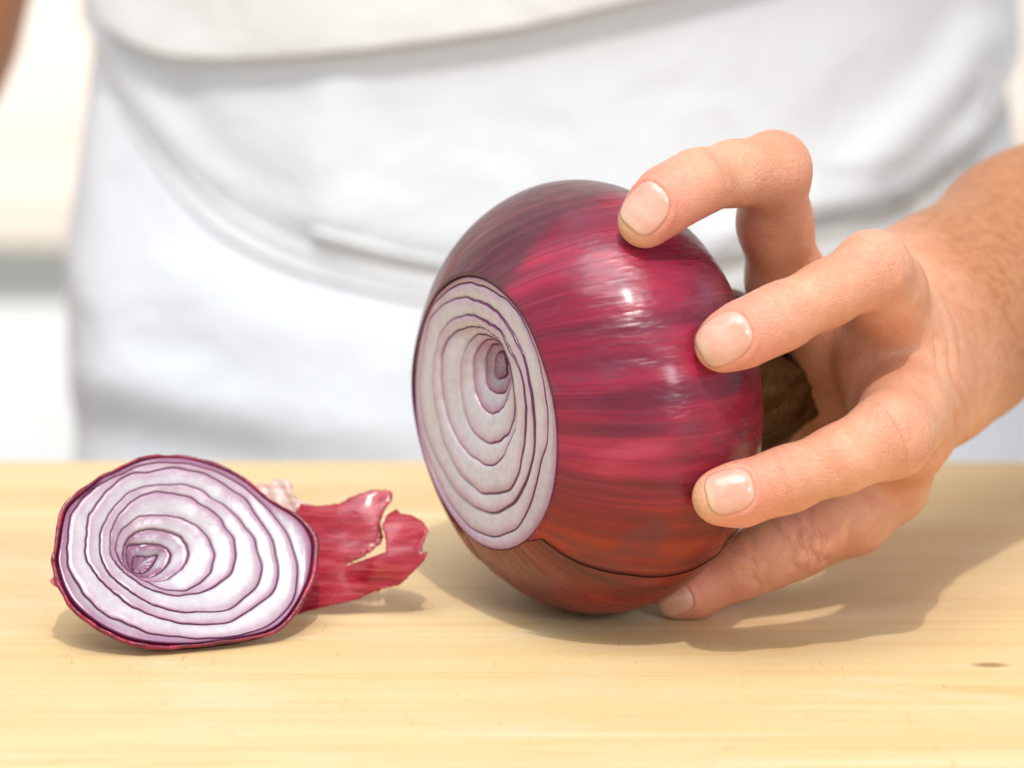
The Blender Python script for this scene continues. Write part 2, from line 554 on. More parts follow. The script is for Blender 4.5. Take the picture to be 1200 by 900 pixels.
# dry brown skin left round the root end
rv, ra_, rl_ = [], [], []
aq = np.linspace(0, 2 * math.pi, 90, endpoint=False)
for i, t in enumerate(np.linspace(0, 1, 26)):
    s_ = -ON_B * 0.86 - 0.034 * t
    r_ = 0.0235 * (1 - t) ** 1.6 + 0.0150 * t * (1 - t) * 2 + 0.0075 * t
    r_ = r_ * (1 + 0.10 * t * np.sin(aq * 3 + 4 * t) + 0.05 * t * np.sin(aq * 7 + 1 + 5 * t) + 0.025 * np.sin(aq * 16 + 9 * t) + 0.018 * np.sin(aq * 29 - 6 * t))
    s2 = s_ - 0.006 * t * np.sin(aq * 2 + 0.5) - 0.003 * t * np.sin(aq * 9)
    rv.append(ON_C + np.outer(s2, AX) + np.outer(r_ * np.cos(aq), E1) + np.outer(r_ * np.sin(aq), E2))
rv = np.stack(rv, 1)
kr = NT('dry_brown_skin')
n1 = kr.noise(kr.obj(), 160.0, 5, 0.65)
kr.p(Base_Color=kr.ramp(n1, [(0.3, (0.036, 0.015, 0.004)), (0.55, (0.070, 0.031, 0.007)), (0.75, (0.105, 0.052, 0.014))]), Roughness=0.5, Specular_IOR_Level=0.3)
kr.bump(n1, 0.7, 0.002)
o = mesh('root_skin', rv.reshape(-1, 3), grid_faces(90, 26, True), kr.m, onion)
solidify(o, 0.0003, -1)

# ------------------------------------------------------------------ layers on a cut face
def periodic(th, r, tq):
    o = np.argsort(th); th, r = th[o], r[o]
    th = np.concatenate([th - 2 * math.pi, th, th + 2 * math.pi]); r = np.concatenate([r, r, r])
    return np.interp(tq, th, r)


def layers(parent, curves, centre_px, p0, n, recess, core_px, outer=None, wob=0.00009, NT_=240, tint=None):
    """curves: outlines from outside in, traced on the photo, laid on the plane (p0, n)"""
    c0 = hit_plane(*centre_px, p0, n)
    ex = nrm(np.cross(np.array([0, 0, 1.0]), n)); ey = np.cross(n, ex)
    tq = np.linspace(-math.pi, math.pi, NT_, endpoint=False)
    rad = []
    for i, cpx in enumerate(curves):
        if i == 0 and outer is not None:
            q = outer
        else:
            q = np.array([hit_plane(u, v, p0, n) for u, v in cpx])
            q = catmull(q, 160, True)
        l = q - c0
        th = np.arctan2(l @ ey, l @ ex); r = np.linalg.norm(l - np.outer(l @ n, n), axis=1)
        rr = periodic(th, r, tq)
        k = np.ones(5) / 5
        rr = np.convolve(np.concatenate([rr[-2:], rr, rr[:2]]), k, 'valid')
        if i:
            ph1, ph2 = rng.uniform(0, 6.28, 2)
            f1, f2 = 11 + rng.integers(0, 6), 23 + rng.integers(0, 9)
            rr = rr + wob * (np.sin(tq * f1 + ph1) * np.sin(tq * 3 + ph2) + 0.6 * np.sin(tq * f2 + ph2)) * np.clip(rr / 0.012, 0.25, 1.4)
            rr = np.minimum(rr, rad[-1] - 0.00045)
        rad.append(rr)
    K = len(rad)
    for i in range(K):
        ro = rad[i]; ri = rad[i + 1] if i + 1 < K else None
        dep = recess[i]; dep2 = recess[i + 1] if i + 1 < K else recess[i]
        if ri is None:
            prof = [(0.0, -0.0016), (0.0, -0.0002), (0.05, 0.00005), (0.18, 0.0001), (0.4, 0.0), (0.7, -0.0002), (1.0, -0.0003)]
            ri = ro * 0.02
        else:
            prof = [(0.0, -0.0035), (0.0, -0.00035), (0.03, -0.00015), (0.08, 0.00003), (0.16, 0.00012), (0.3, 0.00016), (0.45, 0.00012), (0.6, 0.00005), (0.75, 0.0), (0.9, -0.0001), (0.97, -0.0002), (1.0, -0.0004), (1.0, -0.0045)]
        vs, ed, wd = [], [], []
        sag = rng.normal(0, 0.00012)
        for t, h in prof:
            r = ro + (ri - ro) * t
            d = dep + (dep2 - dep) * t * 0.55
            hh = h + sag - d + 0.00008 * np.sin(tq * 7 + i)
            vs.append(c0 + np.outer(r * np.cos(tq), ex) + np.outer(r * np.sin(tq), ey) + np.outer(hh, n))
            ed.append((ro - r) * 1000); wd.append((ro - ri) * 1000)
        v = np.stack(vs, 1); m = len(prof)
        dk = (tint[i] if tint else i / K)
        mesh('core' if i == K - 1 else 'layer', v.reshape(-1, 3), grid_faces(NT_, m, True), M_FLESH, parent, True,
             {'edge': np.stack(ed, 1).ravel(), 'ring': np.stack(wd, 1).ravel(), 'tint': np.full(NT_ * m, dk)})
    return c0, ex, ey, rad


cutc = ON_C + AX * CUT
c0b = [(545, 331), (560, 333), (577, 341), (595, 352), (609, 370), (619, 390), (627, 410), (634, 435), (638, 460), (641, 485), (640, 517), (633, 545), (626, 575), (616, 602), (605, 619), (590, 628), (577, 630), (557, 623), (543, 613), (528, 593), (518, 578), (508, 555), (499, 530), (490, 493), (486, 455), (487, 417), (493, 385), (503, 365), (514, 349), (528, 337)]
c1 = [(510, 365), (525, 353), (540, 348), (553, 351), (570, 357), (583, 368), (595, 383), (603, 398), (612, 418), (618, 440), (622, 462), (624, 483), (625, 517), (622, 547), (613, 570), (603, 587), (590, 597), (577, 602), (568, 601), (553, 593), (540, 582), (525, 565), (515, 547), (505, 528), (497, 508), (492, 483), (490, 455), (492, 425), (497, 395), (503, 373)]
c2 = [(512, 398), (518, 385), (532, 373), (550, 369), (562, 373), (577, 382), (587, 390), (595, 408), (603, 423), (612, 448), (615, 483), (613, 517), (608, 550), (600, 570), (590, 577), (573, 580), (562, 578), (550, 568), (537, 555), (528, 538), (517, 515), (512, 493), (507, 467), (505, 442), (508, 417)]
c3 = [(513, 422), (518, 403), (528, 390), (542, 384), (558, 383), (570, 388), (583, 400), (590, 412), (596, 432), (600, 455), (602, 480), (600, 503), (593, 522), (585, 538), (577, 545), (565, 547), (550, 537), (540, 527), (528, 510), (520, 490), (515, 467), (513, 443)]
c4 = [(532, 448), (535, 422), (542, 403), (552, 393), (563, 393), (577, 400), (586, 412), (592, 435), (597, 467), (596, 490), (590, 508), (580, 518), (568, 521), (557, 517), (543, 500), (535, 473)]
c5 = [(544, 448), (544, 425), (550, 408), (560, 399), (570, 400), (582, 409), (588, 430), (590, 450), (585, 467), (577, 482), (567, 487), (557, 483), (548, 467)]
c6 = [(555, 453), (554, 423), (560, 407), (570, 405), (580, 413), (585, 430), (584, 447), (577, 462), (567, 464), (559, 460)]
c7 = [(565, 417), (574, 416), (577, 440), (570, 446), (563, 444), (562, 432)]
rim = on_pt(np.full(200, CUT), np.linspace(0, 2 * math.pi, 200, endpoint=False), 0.0)
rc = [0.0, 0.0001, 0.0002, 0.0004, 0.0008, 0.0016, 0.0026, 0.0036, 0.0042]
layers(onion, [None, c0b, c1, c2, c3, c4, c5, c6, c7], (570, 434), cutc, AX, rc, None, rim - AX * 0.0, tint=[0.5, 0.25, 0.2, 0.2, 0.2, 0.25, 0.55, 0.85, 1.0])

# ------------------------------------------------------------------ the cut-off end
SL_N = nrm(np.array([0.30 * math.cos(R_(40)), -0.95 * math.cos(R_(40)), math.sin(R_(40))]))
SL_P = hit_plane(215, 755, np.array([0, 0, 0.0022]), np.array([0, 0, 1.0]))
b0 = [(66, 640), (63, 655), (66, 672), (72, 690), (80, 705), (94, 720), (110, 732), (125, 741), (151, 752), (183, 758), (223, 756), (250, 753), (290, 747), (321, 739), (338, 725), (350, 707), (361, 687), (367, 667), (369, 640), (366, 627), (351, 607), (326, 593), (314, 585), (290, 564), (270, 552), (241, 541), (210, 535), (177, 536), (154, 543), (133, 553), (119, 559), (107, 567), (90, 580), (75, 596), (69, 618)]
b1 = [(77, 640), (77, 656), (81, 672), (89, 685), (97, 697), (109, 711), (126, 724), (141, 729), (154, 735), (170, 743), (190, 746), (209, 748), (230, 750), (267, 749), (297, 742), (317, 735), (333, 723), (341, 711), (349, 697), (351, 680), (351, 660), (346, 643), (338, 623), (327, 608), (314, 595), (303, 583), (290, 571), (270, 559), (241, 547), (210, 541), (180, 541), (154, 548), (137, 556), (119, 565), (106, 574), (90, 589), (82, 603), (78, 622)]
b2 = [(100, 631), (102, 612), (106, 599), (119, 581), (131, 569), (137, 564), (149, 556), (157, 553), (183, 551), (197, 547), (210, 548), (223, 550), (239, 554), (254, 561), (269, 571), (287, 583), (297, 596), (303, 606), (314, 620), (319, 631), (323, 645), (327, 667), (327, 679), (322, 692), (310, 704), (290, 717), (274, 727), (254, 732), (230, 732), (210, 730), (177, 721), (154, 711), (141, 701), (125, 688), (113, 675), (103, 660), (99, 648)]
b3 = [(117, 640), (117, 624), (129, 599), (141, 585), (159, 572), (177, 567), (194, 567), (210, 566), (221, 568), (237, 573), (250, 583), (263, 591), (274, 600), (283, 609), (290, 619), (298, 627), (302, 643), (308, 663), (305, 679), (297, 692), (282, 705), (267, 715), (250, 716), (230, 717), (210, 717), (197, 714), (177, 707), (161, 699), (146, 688), (131, 676), (122, 663), (117, 648)]
b4 = [(129, 640), (130, 623), (137, 605), (149, 591), (163, 580), (178, 575), (197, 575), (210, 577), (223, 580), (239, 591), (254, 600), (262, 609), (266, 617), (274, 627), (277, 642), (277, 657), (271, 672), (257, 683), (242, 691), (227, 695), (210, 697), (203, 697), (183, 692), (167, 685), (150, 673), (137, 661), (130, 649)]
b5 = [(136, 637), (141, 621), (151, 611), (163, 603), (177, 601), (197, 601), (210, 604), (218, 606), (230, 612), (239, 620), (246, 629), (251, 640), (253, 650), (249, 667), (241, 676), (230, 685), (218, 690), (205, 690), (190, 688), (173, 680), (157, 671), (143, 659), (137, 646)]
b6 = [(145, 639), (149, 628), (157, 620), (170, 615), (190, 615), (210, 621), (217, 628), (223, 637), (223, 648), (218, 659), (210, 667), (197, 675), (181, 678), (163, 675), (153, 667), (145, 653)]
b7 = [(150, 640), (153, 631), (166, 629), (190, 630), (202, 639), (203, 648), (194, 661), (181, 669), (164, 669), (155, 662), (150, 650)]
b8 = [(158, 645), (163, 641), (175, 642), (188, 640), (184, 650), (177, 659), (167, 663), (158, 659)]
slice_ = empty('onion_end', (SL_P[0], SL_P[1], 0))
tag(slice_, 'small cut-off end of a red onion with torn red skin trailing from it', 'onion slice')
rs = [0.0, 0.0, 0.0001, 0.0003, 0.0006, 0.0013, 0.0025, 0.0038, 0.0050]
b0i = []
for (u, v) in b0:
    f = 0.038 if (u < 200 and v > 560) else 0.014
    b0i.append((u + (166 - u) * f, v + (651 - v) * f))
b1 = [(u + (166 - u) * 0.012, v + (651 - v) * 0.012) for (u, v) in b1]
c0s, exs, eys, rads = layers(slice_, [b0i, b1, b2, b3, b4, b5, b6, b7, b8], (166, 651), SL_P, SL_N, rs, None, tint=[0.75, 0.35, 0.45, 0.35, 0.5, 0.35, 0.6, 0.9, 1.0])
# skin dome behind
tq = np.linspace(-math.pi, math.pi, 240, endpoint=False)
_q = catmull(np.array([hit_plane(u, v, SL_P, SL_N) for u, v in b0]), 200, True) - c0s
r0 = periodic(np.arctan2(_q @ eys, _q @ exs), np.linalg.norm(_q, axis=1), tq)
_n = rng.normal(0, 1, 240); _n = np.convolve(np.concatenate([_n[-3:], _n, _n[:3]]), np.array([1, 2, 3, 4, 3, 2, 1]) / 16, 'valid')
r0 = r0 * (1 + 0.012 * _n)
bnd = c0s + np.outer(r0 * np.cos(tq), exs) + np.outer(r0 * np.sin(tq), eys)
mid = bnd.mean(0)
stem = mid - SL_N * 0.016 + exs * 0.004
rows = []
for k_, t in enumerate(np.linspace(0, 1, 22)):
    f = math.cos(t * math.pi / 2) ** 0.9
    g = math.sin(t * math.pi / 2) ** 1.5
    ctr = mid + (stem - mid) * t
    jag = 0.0006 * np.roll(_n, 40) if k_ == 0 else 0
    grow = 1.0 + 0.020 * math.sin(min(t * 6, 1) * math.pi) + (0.012 if k_ < 3 else 0.0)
    row = mid + (bnd - mid) * max(f, 0.04) * grow - np.outer(np.full(240, 0.0125 * g) + (jag if k_ == 0 else 0), SL_N) + (SL_N * 0.0004 if k_ == 0 else 0)
    row[:, 2] = np.maximum(row[:, 2], 0.0006)
    rows.append(row)
lip = c0s + (np.outer(rads[0] * np.cos(tq), exs) + np.outer(rads[0] * np.sin(tq), eys)) * 0.995 - SL_N * 0.0006
rows[0] = rows[0] + SL_N * 0.0002
rows = [lip] + rows[:-1]
SV = np.stack(rows, 1)
ar = np.repeat(tq[:, None], 22, 1); al = np.repeat(np.linspace(0, 0.03, 22)[None], 240, 0)
o = mesh('skin', SV.reshape(-1, 3), grid_faces(240, 22, True), M_SKIN_OUT, slice_, True,
         {'round': ar.ravel(), 'along': al.ravel(), 'low': np.full(ar.size, 0.15)})
solidify(o, 0.0004, 1)
# stem tuft under the dome, carrying the piece
st0 = mid - SL_N * 0.010
sd = nrm(np.array([0.25, 0.30, -0.9]))
ln = (st0[2] - 0.0012) / -sd[2]
sv, NTf = [], 18
for i, t in enumerate(np.linspace(0, 1, 7)):
    r = 0.006 - 0.003 * t
    a_ = np.linspace(0, 2 * math.pi, NTf, endpoint=False)
    q = st0 + sd * ln * t
    e1_ = nrm(np.cross(sd, [0, 1, 0])); e2_ = np.cross(sd, e1_)
    sv.append(q + np.outer(r * np.cos(a_), e1_) + np.outer(r * np.sin(a_), e2_))
sv = np.stack(sv, 1); sv[..., 2] = np.maximum(sv[..., 2], 0.0004)
mesh('stem', sv.reshape(-1, 3), grid_faces(NTf, 7, True), M_SKIN_IN, slice_, True, {'round': np.zeros(NTf * 7), 'along': np.zeros(NTf * 7), 'low': np.ones(NTf * 7)})


def mat_tail():
    k = NT('papery_red_skin')
    a, r = k.attr('along'), k.attr('round')
    st = k.noise(k.comb(k.math('MULTIPLY', r, 420.0), k.math('MULTIPLY', a, 45.0)), 1.0, 5, 0.7, 0.8)
    s2 = k.noise(k.comb(k.math('MULTIPLY', r, 900.0), k.math('MULTIPLY', a, 160.0)), 1.0, 4, 0.7, 0.4)
    c = k.ramp(st, [(0.3, (0.30, 0.008, 0.028)), (0.5, (0.54, 0.028, 0.058)), (0.68, (0.68, 0.14, 0.16))])
    c = k.mix(k.math('MULTIPLY', k.maprange(s2, 0.55, 0.75), 0.4), c, (0.62, 0.20, 0.22))
    pale = k.attr('pale')
    c = k.mix(pale, c, k.mix(k.maprange(s2, 0.35, 0.6), (0.82, 0.42, 0.38), (0.90, 0.80, 0.72)))
    k.p(Base_Color=c, Roughness=0.22, Specular_IOR_Level=0.55, Coat_Weight=0.5, Coat_Roughness=0.14)
    k.bump(st, 0.5, 0.0008)
    k.bump(s2, 0.4, 0.0003)
    tr = k.t.nodes.new('ShaderNodeBsdfTranslucent')
    k.set(tr.inputs[0], c)
    ms = k.t.nodes.new('ShaderNodeMixShader'); ms.inputs[0].default_value = 0.32
    k.t.links.new(k.b.outputs[0], ms.inputs[1]); k.t.links.new(tr.outputs[0], ms.inputs[2])
    k.t.links.new(ms.outputs[0], k.t.nodes['Material Output'].inputs[0])
    return k.m


M_TAIL = mat_tail()


def inside(poly, u, v):
    c = np.zeros(u.shape, bool); n = len(poly)
    for i in range(n):
        x0, y0 = poly[i]; x1, y1 = poly[(i + 1) % n]
        m = ((y0 > v) != (y1 > v)) & (u < (x1 - x0) * (v - y0) / (y1 - y0 + 1e-9) + x0)
        c ^= m
    return c


def sheet(name, poly, fn, parent, mat, pale, step=1.6):
    """a torn sheet of skin: outline poly, bent in space by fn(u, v)"""
    import mathutils.geometry as mg
    pl = np.array(poly, float)
    us, vs = np.meshgrid(np.arange(pl[:, 0].min(), pl[:, 0].max(), step * 2.2), np.arange(pl[:, 1].min(), pl[:, 1].max(), step * 2.2))
    ins = inside(poly, us, vs)
    gp = np.stack([us[ins], vs[ins]], 1)
    # outline, evenly sampled and slightly ragged
    seg = []
    for i in range(len(pl)):
        a, b = pl[i], pl[(i + 1) % len(pl)]
        n = max(1, int(np.linalg.norm(b - a) / (step * 1.5)))
        for t in range(n):
            seg.append(a + (b - a) * t / n)
    seg = np.array(seg)
    seg += rng.normal(0, 0.35, seg.shape)
    d = np.min(np.linalg.norm(gp[:, None] - seg[None], axis=2), axis=1)
    gp = gp[d > step]
    allp = np.vstack([seg, gp])
    ne = len(seg)
    vv, _e, ff, *_ = mg.delaunay_2d_cdt([Vector(p) for p in allp], [], [list(range(ne))], 1, 1e-4)
    q = np.array([list(p) for p in vv])
    X = np.array([fn(u, v) for u, v in q])
    o = mesh(name, X, [tuple(f) for f in ff], mat, parent, True,
             {'along': q[:, 0] / 5000, 'round': q[:, 1] / 5000, 'pale': pale(q[:, 0], q[:, 1])})
    solidify(o, 0.00025, 0)
    return o


upper = [(346, 600), (353, 590), (373, 593), (399, 590), (414, 581), (438, 574), (456, 574), (460, 578), (459, 587), (451, 598), (446, 612), (450, 629), (447, 636), (428, 651), (404, 663), (398, 680), (360, 690), (350, 690), (352, 660), (352, 630)]
lower = [(352, 655), (380, 650), (404, 664), (425, 656), (454, 645), (453, 631), (449, 614), (454, 603), (465, 596), (470, 602), (483, 603), (496, 610), (503, 620), (496, 638), (495, 647), (502, 644), (498, 655), (483, 671), (469, 684), (439, 693), (417, 703), (388, 709), (362, 716), (338, 722), (336, 700)]
TLN = nrm(np.array([-0.12, -0.80, 0.55]))
TLP = hit_plane(355, 715, np.array([0, 0, 0.0022]), np.array([0, 0, 1.0])) + np.array([0, 0.004, 0])


UPA = np.array(upper, float)


def fn_tail(u, v):
    p = hit_plane(u, v, TLP, TLN)
    d = 0.0010 - 0.0022 * math.sin((u - 350) / 110 * 3.0) + 0.0004 * math.sin(v / 7.0 + u / 25) * math.sin(u / 17.0)
    w_ = min(1, max(0, (u - 404) / 40)); w_ = w_ * w_ * (3 - 2 * w_)
    dist = np.min(np.hypot(UPA[:, 0] - u, UPA[:, 1] - v))
    if inside(upper, np.array([u]), np.array([v]))[0] or (dist < 2.2 and v < 600 and u < 452):
        d += -w_ * 0.0012 * math.sin((v - 575) / 30.0)
    else:
        t = max(0, (u - 404) / 99)
        d -= w_ * (0.0010 + 0.0060 * t * t + 0.0040 * math.sin((v - 600) / 90 * 3.1))
    return p + FWD * d


z0 = lambda u, v: np.zeros(len(u))
tail = [(346, 600)] + upper[1:15] + lower[3:24] + [(338, 722), (336, 690), (344, 650)]
sheet('torn_skin', tail, fn_tail, slice_, M_TAIL, z0)
paper = [(290, 566), (300, 569), (308, 565), (316, 569), (322, 561), (331, 563), (337, 560), (343, 568), (342, 577), (351, 586), (368, 592), (360, 602), (340, 604), (322, 596), (308, 586)]
sheet('papery_membrane', paper, lambda u, v: hit_plane(u, v, TLP + np.array([0, 0.004, 0]), TLN) + FWD * (0.0009 * math.sin(u / 8.0 + v / 15) + 0.0004 * math.sin(u / 3.0 - v / 6.0)), slice_, M_TAIL, lambda u, v: np.full(len(u), 0.95), 1.0)
bit = [(59, 678), (64, 673), (71, 672), (74, 682), (68, 686), (62, 682)]
sheet('skin_shred', bit, lambda u, v: hit_plane(u, v, SL_P, SL_N) - SL_N * 0.0012, slice_, M_TAIL, z0, 0.8)


# ------------------------------------------------------------------ the person
person = empty('person', (0.17, 0.42, -0.9))
tag(person, 'person in white apron and jacket holding the big onion with one bent-fingered hand', 'person')


def cone_sdf(p, a, b, ra, rb):
    ba = b - a; l2 = ba @ ba
    pa = p - a
    t = np.clip(pa @ ba / l2, 0, 1)
    # slight correction so that tapered pieces keep round ends
    d = np.linalg.norm(pa - t[:, None] * ba, axis=1)
    return d - (ra + (rb - ra) * t), t


def smin(a, b, k):
    h = np.clip(0.5 + 0.5 * (b - a) / k, 0, 1)
    return b + (a - b) * h - k * h * (1 - h)


PX = 0.70 / F_PX                     # metres in one photo pixel at the onion


def front_z(u, v, gap):
    """depth at which a point seen at (u, v) stands gap metres off the front of the onion"""
    d = ray(u, v); zf = d @ FWD
    t = 0.5
    for _ in range(120):
        s = float(on_sdf(CAM + d * t)) - gap
        t += s * 0.6
        if t > 1.2:
            return None
    return t * zf


# joints: photo position, depth; radius in photo pixels.  tip > end joint > middle joint > knuckle
def chain(tip, tip_r, rest, sink=0.80):
    z = front_z(tip[0], tip[1], tip_r * PX * sink)
    pts_ = [P(tip[0], tip[1], z)]; rad_ = [tip_r * 0.97 * PX * z / 0.70]
    for (u, v, dz, r) in rest:
        pts_.append(P(u, v, z + dz)); rad_.append(r * 0.95 * PX * (z + dz) / 0.70)
    return pts_, rad_


FING = {
    'index': chain((756, 259), 33, [(782, 233, 0.001, 36), (818, 213, 0.004, 36), (862, 203, 0.012, 36), (906, 200, 0.021, 42), (908, 262, 0.033, 42), (922, 330, 0.045, 46), (985, 395, 0.056, 56)]),
    'middle': chain((846, 404), 33, [(872, 391, 0.001, 36), (915, 371, 0.002, 37), (968, 345, 0.006, 36), (1022, 317, 0.012, 43), (1036, 340, 0.026, 48), (1050, 400, 0.046, 60)]),
    'ring': chain((842, 583), 32, [(868, 579, 0.001, 35), (922, 562, 0.001, 36), (985, 538, 0.003, 38), (1043, 511, 0.008, 48), (1058, 485, 0.022, 52), (1064, 445, 0.040, 56)]),
}
zl = FING['ring'][0][0]
zr = float((zl - CAM) @ FWD)
LIT = ([], [])
# the little finger's tip lies on the board
zq = 0.62
for _ in range(200):
    if P(791, 702, zq)[2] <= 23 * PX * 0.97:
        break
    zq += 0.0005
for (u, v, dz, r) in [(791, 702, 0.000, 23), (815, 692, -0.001, 28), (868, 664, -0.001, 33), (905, 648, 0.001, 35), (938, 633, 0.003, 37), (1000, 605, 0.006, 41), (1042, 568, 0.014, 42), (1062, 500, zr - zq + 0.042, 48)]:
    LIT[0].append(P(u, v, zq + dz)); LIT[1].append(r * PX * (zq + dz) / 0.7)
print('little', zq, 'ring', zr, [round(float(on_sdf(a) - r) * 1000, 1) for a, r in zip(*LIT)])
for nm_ in FING:
    print(nm_, [round(float(on_sdf(a) - r) * 1000, 1) for a, r in zip(*FING[nm_])])
FING['little'] = LIT
zw = zr + 0.086
WR = P(1106, 378, zw)
PALM = []
for nm in FING:
    p_, r_ = FING[nm]
    PALM.append((p_[-1], WR, r_[-1], 88 * PX))
arm_pts = [WR, P(1204, 296, zw + 0.030), P(1400, 162, zw + 0.085), P(1640, -40, zw + 0.13)]
arm_rad = [93 * PX, 104 * PX, 132 * PX, 175 * PX]
# thumb: from the heel of the hand behind the onion
TH = [P(1075, 445, zr + 0.066), P(985, 462, zr + 0.078), P(915, 462, zr + 0.094), P(850, 440, zr + 0.104), P(800, 420, zr + 0.108)]
TR = [72 * PX, 66 * PX, 56 * PX, 50 * PX, 44 * PX]


def seg_sdf(p, pts_, rads_, k=0.004):
    d = None; best = None; ax = np.zeros(len(p)); s0 = 0.0
    for i in range(len(pts_) - 1):
        di, t = cone_sdf(p, pts_[i], pts_[i + 1], rads_[i], rads_[i + 1])
        L = np.linalg.norm(pts_[i + 1] - pts_[i])
        if d is None:
            d, best = di, di.copy(); ax = t * L
        else:
            m = di < best
            ax = np.where(m, s0 + t * L, ax); best = np.minimum(best, di)
            d = smin(d, di, k)
        s0 += L
    return d, ax


def hand_sdf(p, info=False):
    palm = None
    for a, b, ra, rb in PALM:
        d, _ = cone_sdf(p, a, b, ra, rb)
        palm = d if palm is None else smin(palm, d, 0.012)
    armd, aax = seg_sdf(p, arm_pts, arm_rad, 0.02)
    palm = smin(palm, armd, 0.022)
    th, _ = seg_sdf(p, TH, TR, 0.010)
    palm = smin(palm, th, 0.014)
    out = None; names = []; ds = []; axs = []
    for nm, (p_, r_) in FING.items():
        d, ax = seg_sdf(p, p_, r_, 0.005)
        ds.append(d); axs.append(ax)
        f = smin(d, palm, 0.009)
        out = f if out is None else smin(out, f, 0.0012)
    if info:
        return out, ds, axs, armd, aax
    return out


def surface_nets(fn, lo, hi, h, band):
    """closed surface of fn = 0 on a grid, computing fn only in blocks near the surface"""
    B = 8
    nb = np.ceil((hi - lo) / (h * B)).astype(int)
    n = nb * B + 1
    cx = [lo[i] + (np.arange(nb[i]) + 0.5) * B * h for i in range(3)]
    C = np.stack(np.meshgrid(*cx, indexing='ij'), -1).reshape(-1, 3)
    dc = fn(C)
    act = np.abs(dc) < B * h * 0.87 + band
    G = np.repeat(np.repeat(np.repeat(np.sign(dc).reshape(nb), B, 0), B, 1), B, 2)
    G = np.pad(G, ((0, 1),) * 3, mode='edge').astype(np.float32)
    loc = np.stack(np.meshgrid(*[np.arange(B + 1)] * 3, indexing='ij'), -1).reshape(-1, 3)
    ids = np.argwhere(act.reshape(nb))
    for s in range(0, len(ids), 400):
        idx = ids[s:s + 400, None] * B + loc[None]
        p = lo + idx.reshape(-1, 3) * h
        d = fn(p).astype(np.float32)
        ii = idx.reshape(-1, 3)
        G[ii[:, 0], ii[:, 1], ii[:, 2]] = d
    neg = G < 0
    cells = np.zeros(tuple(np.array(G.shape) - 1), np.int8)
    for dx in (0, 1):
        for dy in (0, 1):
            for dz in (0, 1):
                cells += neg[dx:dx + cells.shape[0], dy:dy + cells.shape[1], dz:dz + cells.shape[2]]
    mixc = np.argwhere((cells > 0) & (cells < 8))
    vid = -np.ones(cells.shape, np.int64); vid[tuple(mixc.T)] = np.arange(len(mixc))
    acc = np.zeros((len(mixc), 3)); cnt = np.zeros(len(mixc))
    cor = [(0, 0, 0), (1, 0, 0), (0, 1, 0), (1, 1, 0), (0, 0, 1), (1, 0, 1), (0, 1, 1), (1, 1, 1)]
    for i in range(8):
        for j in range(i + 1, 8):
            a, b = np.array(cor[i]), np.array(cor[j])
            if np.abs(a - b).sum() != 1:
                continue
            va = G[tuple((mixc + a).T)]; vb = G[tuple((mixc + b).T)]
            m = (va < 0) != (vb < 0)
            t = np.where(m, va / np.where(m, va - vb, 1), 0)
            acc += np.where(m[:, None], a + t[:, None] * (b - a), 0); cnt += m
    V = lo + (mixc + acc / cnt[:, None]) * h
    F = []
    for ax in range(3):
        o1, o2 = (ax + 1) % 3, (ax + 2) % 3
        sl0 = [slice(None)] * 3; sl1 = [slice(None)] * 3
        sl0[ax] = slice(0, -1); sl1[ax] = slice(1, None)
        a, b = neg[tuple(sl0)], neg[tuple(sl1)]
        e = np.argwhere(a != b)
        e = e[(e[:, o1] > 0) & (e[:, o2] > 0) & (e[:, o1] < cells.shape[o1]) & (e[:, o2] < cells.shape[o2])]
        q = []
        for d1, d2 in ((-1, -1), (0, -1), (0, 0), (-1, 0)):
            c = e.copy(); c[:, o1] += d1; c[:, o2] += d2
            q.append(vid[tuple(c.T)])
        q = np.stack(q, 1)
        fl = ~a[tuple(e.T)]
        q[fl] = q[fl][:, ::-1]
        F.append(q)
    F = np.concatenate(F)
    return V, F[(F >= 0).all(1)]


def gradient(fn, p, e=0.0004):
    g = np.stack([fn(p + np.eye(3)[i] * e) - fn(p - np.eye(3)[i] * e) for i in range(3)], 1)
    return nrm(g)


def subdivide(V, F):
    """one step of Catmull-Clark on a closed quad mesh"""
    fc = V[F].mean(1)
    E = np.stack([F, np.roll(F, -1, 1)], 2).reshape(-1, 2)
    Es = np.sort(E, 1)
    key = Es[:, 0] * len(V) + Es[:, 1]
    uq, first, inv, cn = np.unique(key, return_index=True, return_inverse=True, return_counts=True)
    ev = Es[first]
    fsum = np.zeros((len(uq), 3)); np.add.at(fsum, inv, np.repeat(fc, 4, 0))
    em = V[ev].mean(1)
    ep = (V[ev].sum(1) + fsum) / (2 + cn)[:, None]
    n = np.zeros(len(V)); fs = np.zeros((len(V), 3)); es_ = np.zeros((len(V), 3)); ne = np.zeros(len(V))
    np.add.at(n, F.ravel(), 1); np.add.at(fs, F.ravel(), np.repeat(fc, 4, 0))
    for c in (0, 1):
        np.add.at(es_, ev[:, c], em); np.add.at(ne, ev[:, c], 1)
    n = np.maximum(n, 1)[:, None]; ne = np.maximum(ne, 1)[:, None]
    vp = (fs / n + 2 * es_ / ne + (n - 3) * V) / n
    nv, nf = len(V), len(F)
    eid = nv + inv.reshape(-1, 4); fid = nv + len(uq) + np.arange(nf)
    NF = np.stack([np.stack([F[:, i], eid[:, i], fid, eid[:, i - 1]], 1) for i in range(4)], 1).reshape(-1, 4)
    return np.vstack([vp, ep, fc]), NF


